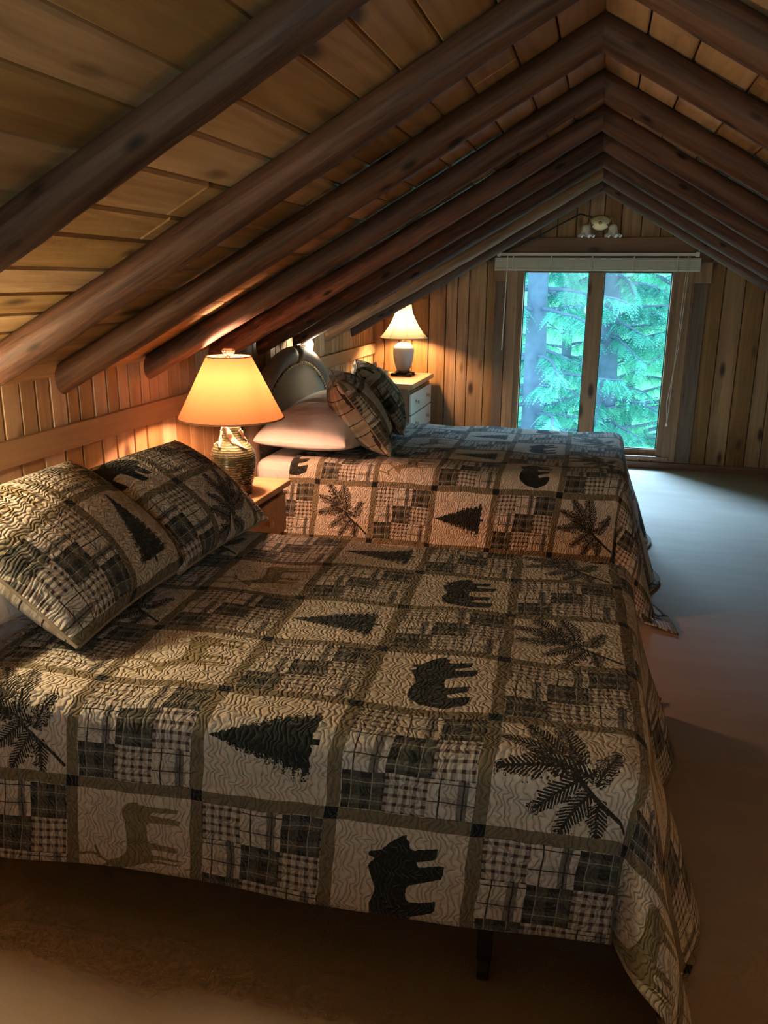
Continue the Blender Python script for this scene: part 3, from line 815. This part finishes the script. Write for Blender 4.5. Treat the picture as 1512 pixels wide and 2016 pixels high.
l2 = thing('table_lamp', 'white ginger-jar table lamp with a cream bell shade, lit, on the chest', 'lamp', (-1.62, 7.06, .75))
b = MB(); b.box((-.075, -.075, 0), (.075, .075, .008), bev=.003)
for sx in (-1, 1):
    for sy in (-1, 1): b.box((sx * .068 - .022, sy * .068 - .022, -.0), (sx * .068 + .022, sy * .068 + .022, .026), bev=.005)
b.lathe([(.0, .008), (.062, .008), (.066, .03), (.060, .042), (0, .042)], seg=32); b.build('foot', 'blackwood', l2)
b = MB(); b.lathe([(0, .042), (.054, .042), (.058, .05), (.072, .09), (.086, .15), (.091, .20), (.087, .235), (.070, .262), (.045, .275), (.02, .280), (0, .28)], seg=64); b.build('base', 'porcelain', l2)
b = MB(); b.lathe([(0, .27), (.013, .27), (.013, .33), (.018, .335), (.018, .38), (0, .38)], seg=16); b.build('socket', 'socket', l2)
b = MB(); b.lathe([(0, .38), (.012, .385), (.028, .41), (.030, .44), (.018, .465), (0, .472)], seg=20); b.build('bulb', 'bulb_white', l2)
def bell(f): return .064 + (.205 - .064) * (f ** 1.75)
bp = [(bell(q / 20), .595 - .275 * q / 20) for q in range(21)]
b = MB(); b.lathe(bp, seg=72, wave=lambda r, z, th, q: (r * (1 - .018 * abs(math.cos(4 * th))), z)); sh = b.build('lamp_shade', 'shade_cream', l2)
b = MB()
for k in range(8):
    an = k * PI / 4 + .39; b.tube([((r + .0005) * math.cos(an), (r + .0005) * math.sin(an), z) for r, z in bp], .0018, 6)
for r, z in (bp[0], bp[-1]): b.tube([(r * math.cos(2 * PI * q / 72), r * math.sin(2 * PI * q / 72), z) for q in range(73)], .003, 6, cap=False)
b.build('shade_ribs', 'shade_trim2', sh)
pt_light('lamp_bulb_light', (0, 0, .43), 95, (1, .64, .33), .045, l2)

# reading light clipped behind the headboard
l3 = thing('clip_lamp', 'small bare bulb reading light glowing above the arched headboard', 'lamp', (-1.86, 5.22, 1.0))
b = MB(); b.lathe([(0, -.04), (.020, -.038), (.024, -.02), (.024, .03), (.018, .045), (0, .048)], seg=20); o = b.build('bulb', 'bulb_white', l3); o.location = (.03, .0, .115); o.rotation_euler = (0, .1, 0)
b = MB(); b.tube([(.0, -.22, .10), (.0, -.15, .145), (.01, -.07, .15), (.025, -.035, .13)], .006, 8); b.build('arm', 'porcelain', l3)
b = MB(); b.box((-.02, -.26, .04), (.03, -.19, .10), bev=.005); b.build('clamp', 'blackwood', l3)
pt_light('reading_light', (.075, 0, .115), 3, (1, .85, .62), .03, l3)

# wagon figurine
fg = thing('figurine', 'little cream wagon figurine with a plush bear, on the chest beside the white lamp', 'figurine', (-1.70, 6.60, .75))
b = MB(); b.box((-.045, -.035, .030), (.045, .035, .036))
for a_, c_ in (((-.050, -.040, .036), (.050, -.034, .085)), ((-.050, .034, .036), (.050, .040, .085)), ((-.050, -.034, .036), (-.044, .034, .085)), ((.044, -.034, .036), (.050, .034, .085))): b.box(a_, c_, bev=.001)
b.box((-.055, -.045, .082), (.055, -.032, .088)); b.build('wagon', 'toy', fg)
for sx in (-.032, .034):
    for sy in (-.043, .043):
        b = MB(); b.tube([(sx, sy - .003, .022), (sx, sy + .003, .022)], .022, 20); b.build('wheel', 'blackwood', fg)
b = MB(); b.ball((-.02, 0, .088), (.036, .026, .026)); b.ball((-.052, 0, .128), (.020, .019, .020)); b.ball((-.068, 0, .120), (.010, .009, .008)); b.ball((-.046, -.014, .146), .006); b.ball((-.046, .014, .146), .006)
b.tube([(-.02, -.02, .095), (-.055, -.028, .09), (-.065, -.024, .075)], .007, 8); b.tube([(0, .01, .09), (.02, .012, .075)], .009, 8); b.build('plush_bear', 'toyfur', fg)
b = MB(); b.tube([(.02, -.02, .05), (.026, -.02, .155)], .0025, 6); b.tube([(.008, -.02, .143), (.044, -.02, .140)], .002, 6); b.build('signpost', 'toyred', fg)
b = MB(); b.ball((-.072, -.024, .062), .006); b.tube([(-.066, -.024, .075), (-.072, -.024, .064)], .0015, 6); b.build('red_bauble', 'toyred', fg)

# wall sconce ----------------------------------------------------------------
sc = thing('wall_sconce', 'brass wall light with two frilled glass shades above the window', 'wall lamp', (-.06, YF - .008, 2.005))
b = MB()
pr = [(0, .016), (.045, .015), (.07, .012), (.082, .012), (.088, .006), (.085, 0)]
seg = 40; vs = []; fs = []
for k in range(seg):
    th = 2 * PI * k / seg
    for r, d in pr: vs.append((1.05 * r * math.cos(th), -d * 1.3, .70 * r * math.sin(th)))
n = len(pr)
for k in range(seg):
    for q in range(n - 1): fs.append((k * n + q, ((k + 1) % seg) * n + q, ((k + 1) % seg) * n + q + 1, k * n + q + 1))
b.add(vs, fs, True); b.ball((0, -.02, -.075), .008, 10, 8); b.ball((0, -.022, 0), .014, 12, 8); b.build('back_plate', 'brass', sc)
for sx in (-1, 1):
    b = MB(); b.tube([(sx * .055, -.012, -.01), (sx * .065, -.055, -.025), (sx * .082, -.085, .02), (sx * .088, -.095, .055), (sx * .090, -.10, .035), (sx * .098, -.105, -.0), (sx * .105, -.11, -.02)], .005, 8)
    b.lathe([(0, 0), (.02, -.002), (.022, -.02), (.0, -.022)], (sx * .105, -.11, -.01), 16); arm = b.build('arm', 'brass', sc)
    b = MB(); b.lathe([(.012, -.028), (.026, -.034), (.034, -.055), (.037, -.08), (.040, -.10), (.052, -.112), (.066, -.120), (.063, -.120), (.05, -.110), (.036, -.098), (.030, -.05), (.012, -.032)], (sx * .105, -.11, .012), 72,
                      wave=lambda r, z, th, q: (r * (1 + (.09 * math.cos(7 * th) if r > .048 else .01 * math.cos(24 * th))), z + (.010 * math.cos(7 * th + 1) if r > .048 else 0)))
    b.build('glass_shade', 'frost', arm)
# cable under the last rafter
b = MB(); b.tube([(-.13, YF - .02, 2.05), (-.22, YF - .03, 2.075), (-.40, YF - .05, 1.985), (-.55, YF - .06, 1.90), (-.75, YF - .06, 1.81), (-.95, YF - .06, 1.71)], .006, 8)
tag(b.build('cable', 'rubber'), 'dark cable running from the wall light down beside the last rafter', 'cable')

# blind -----------------------------------------------------------------------
bl = thing('window_blind', 'cream slatted blind drawn up at the top of the window', 'blind', (-.08, YF - .06, 1.63))
b = MB(); b.box((-.785, -.02, .118), (.79, .018, .142), bev=.003)
for x in (-.80, .775): b.box((x, -.028, .112), (x + .03, .022, .148), bev=.002)
b.build('headrail', 'blindrail', bl)
b = MB()
for q in range(14): b.box((-.815, -.030, .012 + q * .0065), (.82, .022, .0162 + q * .0065))
b.build('slats', 'blind', bl)
b = MB(); b.box((-.815, -.032, 0), (.82, .024, .011), bev=.003); b.build('bottom_rail', 'blindrail', bl)
for x in (-.66, -.35, -.02, .31, .645):
    b = MB(); b.tube([(x, -.033, .115), (x + random.uniform(-.015, .015), -.036, .06), (x, -.034, .0)], .0055, 8); b.build('ladder_tape', 'cord', bl)
b = MB(); b.tube([(-.71, -.035, .12), (-.715, -.036, -.25), (-.725, -.034, -.66)], .0045, 8); b.build('tilt_wand', 'blindrail', bl)
b = MB(); b.tube([(.72, -.035, .12), (.70, -.033, -.6), (.685, -.03, -1.22)], .0028, 6); b.tube([(.735, -.035, .12), (.715, -.03, -.6), (.668, -.03, -1.05), (.683, -.03, -1.22)], .0028, 6); cd = b.build('pull_cord', 'cord', bl)
b = MB(); b.lathe([(0, 0), (.004, 0), (.010, -.02), (.011, -.035), (0, -.037)], (.684, -.03, -1.215), 14); b.build('tassel', 'cord', cd)

# ------------------------------------------------------------------ outdoors
b = MB(); n = 24; vs = []; fs = []
for i in range(n + 1):
    for j in range(n + 1):
        x, y = -30 + 60 * i / n, 8 + 60 * j / n; vs.append((x, y, -2.9 + .09 * (y - 10) + .35 * math.sin(x * .6) * math.sin(y * .5)))
for i in range(n):
    for j in range(n): fs.append((i * (n + 1) + j, (i + 1) * (n + 1) + j, (i + 1) * (n + 1) + j + 1, i * (n + 1) + j + 1))
b.add(vs, fs, True); tag(b.build('forest_ground', 'grass'), 'bright green ground under the trees outside the window', 'ground')['kind'] = 'stuff'

def tree(name, label, x, y, r, hgt, seed, lm, zlo, zhi, spread, nb, nl, lean=0.0, group='trees outside the window'):
    rnd = random.Random(seed); z0 = -3.0 + .09 * (y - 10)
    t = thing(name, label, 'tree', (x, y, z0), group=group)
    b = MB(); b.tube([(lean * (q / 9) * hgt + .05 * math.sin(q), .04 * math.cos(q), hgt * q / 9) for q in range(10)], r, 14, rfun=lambda s, th: r * (1 - .6 * s) * (1 + .06 * math.sin(5 * th))); b.build('trunk', 'bark', t)
    bb = MB(); lf = MB(); lv = []; lfs = []; tones = []
    for k in range(nb):
        z = rnd.uniform(zlo, zhi) - z0; an = rnd.uniform(0, 2 * PI); ln = spread * rnd.uniform(.5, 1) ; dr = rnd.uniform(-.25, .15)
        bx = lean * z
        p = [Vector((bx, 0, z))]
        d = Vector((math.cos(an), math.sin(an), dr + .2))
        for q in range(6):
            d = (d + Vector((rnd.uniform(-.25, .25), rnd.uniform(-.25, .25), rnd.uniform(-.22, .08)))).normalized(); p.append(p[-1] + d * ln / 6)
        bb.tube(p, .03, 6, rfun=lambda s, th: .030 * (1 - .8 * s) + .004)
        for q in range(nl):
            f = rnd.uniform(.25, 1) * 5.99; i = int(f); c = p[i].lerp(p[i + 1], f - i)
            sd = Vector((rnd.gauss(0, 1), rnd.gauss(0, 1), -.55)).normalized()
            sl = rnd.uniform(.08, .24); tn = rnd.random(); side = sd.cross(Vector((rnd.gauss(0, .4), rnd.gauss(0, .4), 1))).normalized()
            # a drooping spray: a feathered fan of leaflets
            for m_ in range(7):
                g = (m_ + 1) / 7; a0 = c + sd * sl * g + Vector((0, 0, -.10 * g * g))
                for sg in (-1, 1):
                    w = sl * .34 * (1.15 - g); tip = a0 + side * sg * w + sd * w * .7 + Vector((0, 0, -.3 * w))
                    o = len(lv); e = sd * .016
                    lv += [tuple(a0 - e), tuple(a0 + e), tuple(tip)]; lfs.append((o, o + 1, o + 2)); tones += [tn] * 3
    bb.build('branches', 'bark', t)
    lf.add(lv, lfs, False, 0); lf.vt = tones; o = lf.build('foliage', lm, t); o['kind'] = 'stuff'
    return t
tree('conifer_tree', 'conifer with a thick bluish trunk seen through the left window pane', -.93, 12.2, .18, 12, 21, 'leaf', -1.6, 3.4, 1.6, 60, 95, .012)
tree('conifer_tree', 'slimmer conifer whose trunk shows just right of the window mullion', .12, 13.6, .17, 12, 22, 'leaf', -1.8, 3.4, 1.6, 56, 90, .004)
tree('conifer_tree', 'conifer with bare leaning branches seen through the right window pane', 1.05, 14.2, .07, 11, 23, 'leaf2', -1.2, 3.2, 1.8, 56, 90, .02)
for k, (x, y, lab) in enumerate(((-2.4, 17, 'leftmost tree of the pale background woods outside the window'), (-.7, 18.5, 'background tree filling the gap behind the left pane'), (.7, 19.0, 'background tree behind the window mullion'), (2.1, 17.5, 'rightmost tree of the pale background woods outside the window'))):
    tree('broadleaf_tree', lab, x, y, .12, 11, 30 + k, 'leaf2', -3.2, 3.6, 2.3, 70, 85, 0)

# ------------------------------------------------------------------ light
w = bpy.data.worlds.new('sky'); SC.world = w; w.use_nodes = True; t = w.node_tree
bg = t.nodes['Background']; bg.inputs[0].default_value = (.30, .93, 1.0, 1); bg.inputs[1].default_value = 3.0

def area(name, loc, target, sx, sy, power, col):
    l = bpy.data.lights.new(name, 'AREA'); l.shape = 'RECTANGLE'; l.size = sx; l.size_y = sy; l.energy = power; l.color = col
    o = bpy.data.objects.new(name, l); COL.objects.link(o); o.location = loc
    o.rotation_euler = (Vector(target) - Vector(loc)).to_track_quat('-Z', 'Y').to_euler(); return o
area('sky_over_window', (.0, 10.0, 3.25), (0, 5.0, .7), 3.6, 1.5, 2500, (.38, .64, 1.0))
area('near_window_sky', (-.05, YN - .5, 1.6), (0, 3, 1.3), 1.4, 1.0, 21, (.80, .86, 1.0))
# lamp on the far side of the near bed, out of the picture to the left
pt_light('left_lamp_light', (-1.76, 1.60, 1.12), 24, (1, .78, .45), .05)
pt_light('right_lamp_light', (1.5, 1.3, .75), 5, (1, .60, .28), .08)
# fill light added behind the camera to warm and brighten the ceiling
pt_light('ceiling_fill_light', (-.2, -.9, 1.05), 10, (1, .66, .38), .10)

# ------------------------------------------------------------------ camera
f_, yaw, pitch, roll = 1633.7, .2471, .2735, .0087
cy, sy, cp, spp = math.cos(yaw), math.sin(yaw), math.cos(pitch), math.sin(pitch)
fwd = Vector((-sy * cp, cy * cp, -spp)); right = Vector((cy, sy, 0)); up = right.cross(fwd)
r2 = right * math.cos(roll) + up * math.sin(roll); u2 = -right * math.sin(roll) + up * math.cos(roll)
cam = bpy.data.cameras.new('camera'); co = bpy.data.objects.new('camera', cam); COL.objects.link(co)
co.matrix_world = Matrix.Translation((0, 0, 1.55)) @ Matrix((r2, u2, -fwd)).transposed().to_4x4()
cam.sensor_fit = 'VERTICAL'; cam.sensor_height = 36; cam.lens = f_ / 2016 * 36; cam.clip_start = .02
SC.camera = co
vs_ = SC.view_settings; vs_.view_transform = 'Standard'; vs_.look = 'None'; vs_.gamma = 1; vs_.exposure = 0.45
SC.display_settings.display_device = 'sRGB'
cy_ = SC.cycles
cy_.use_adaptive_sampling = True; cy_.adaptive_threshold = .06; cy_.adaptive_min_samples = 12
cy_.use_denoising = True; cy_.max_bounces = 5; cy_.diffuse_bounces = 4; cy_.glossy_bounces = 2; cy_.transmission_bounces = 3; cy_.transparent_max_bounces = 6
cy_.sample_clamp_indirect = 4.0; cy_.caustics_reflective = False; cy_.caustics_refractive = False
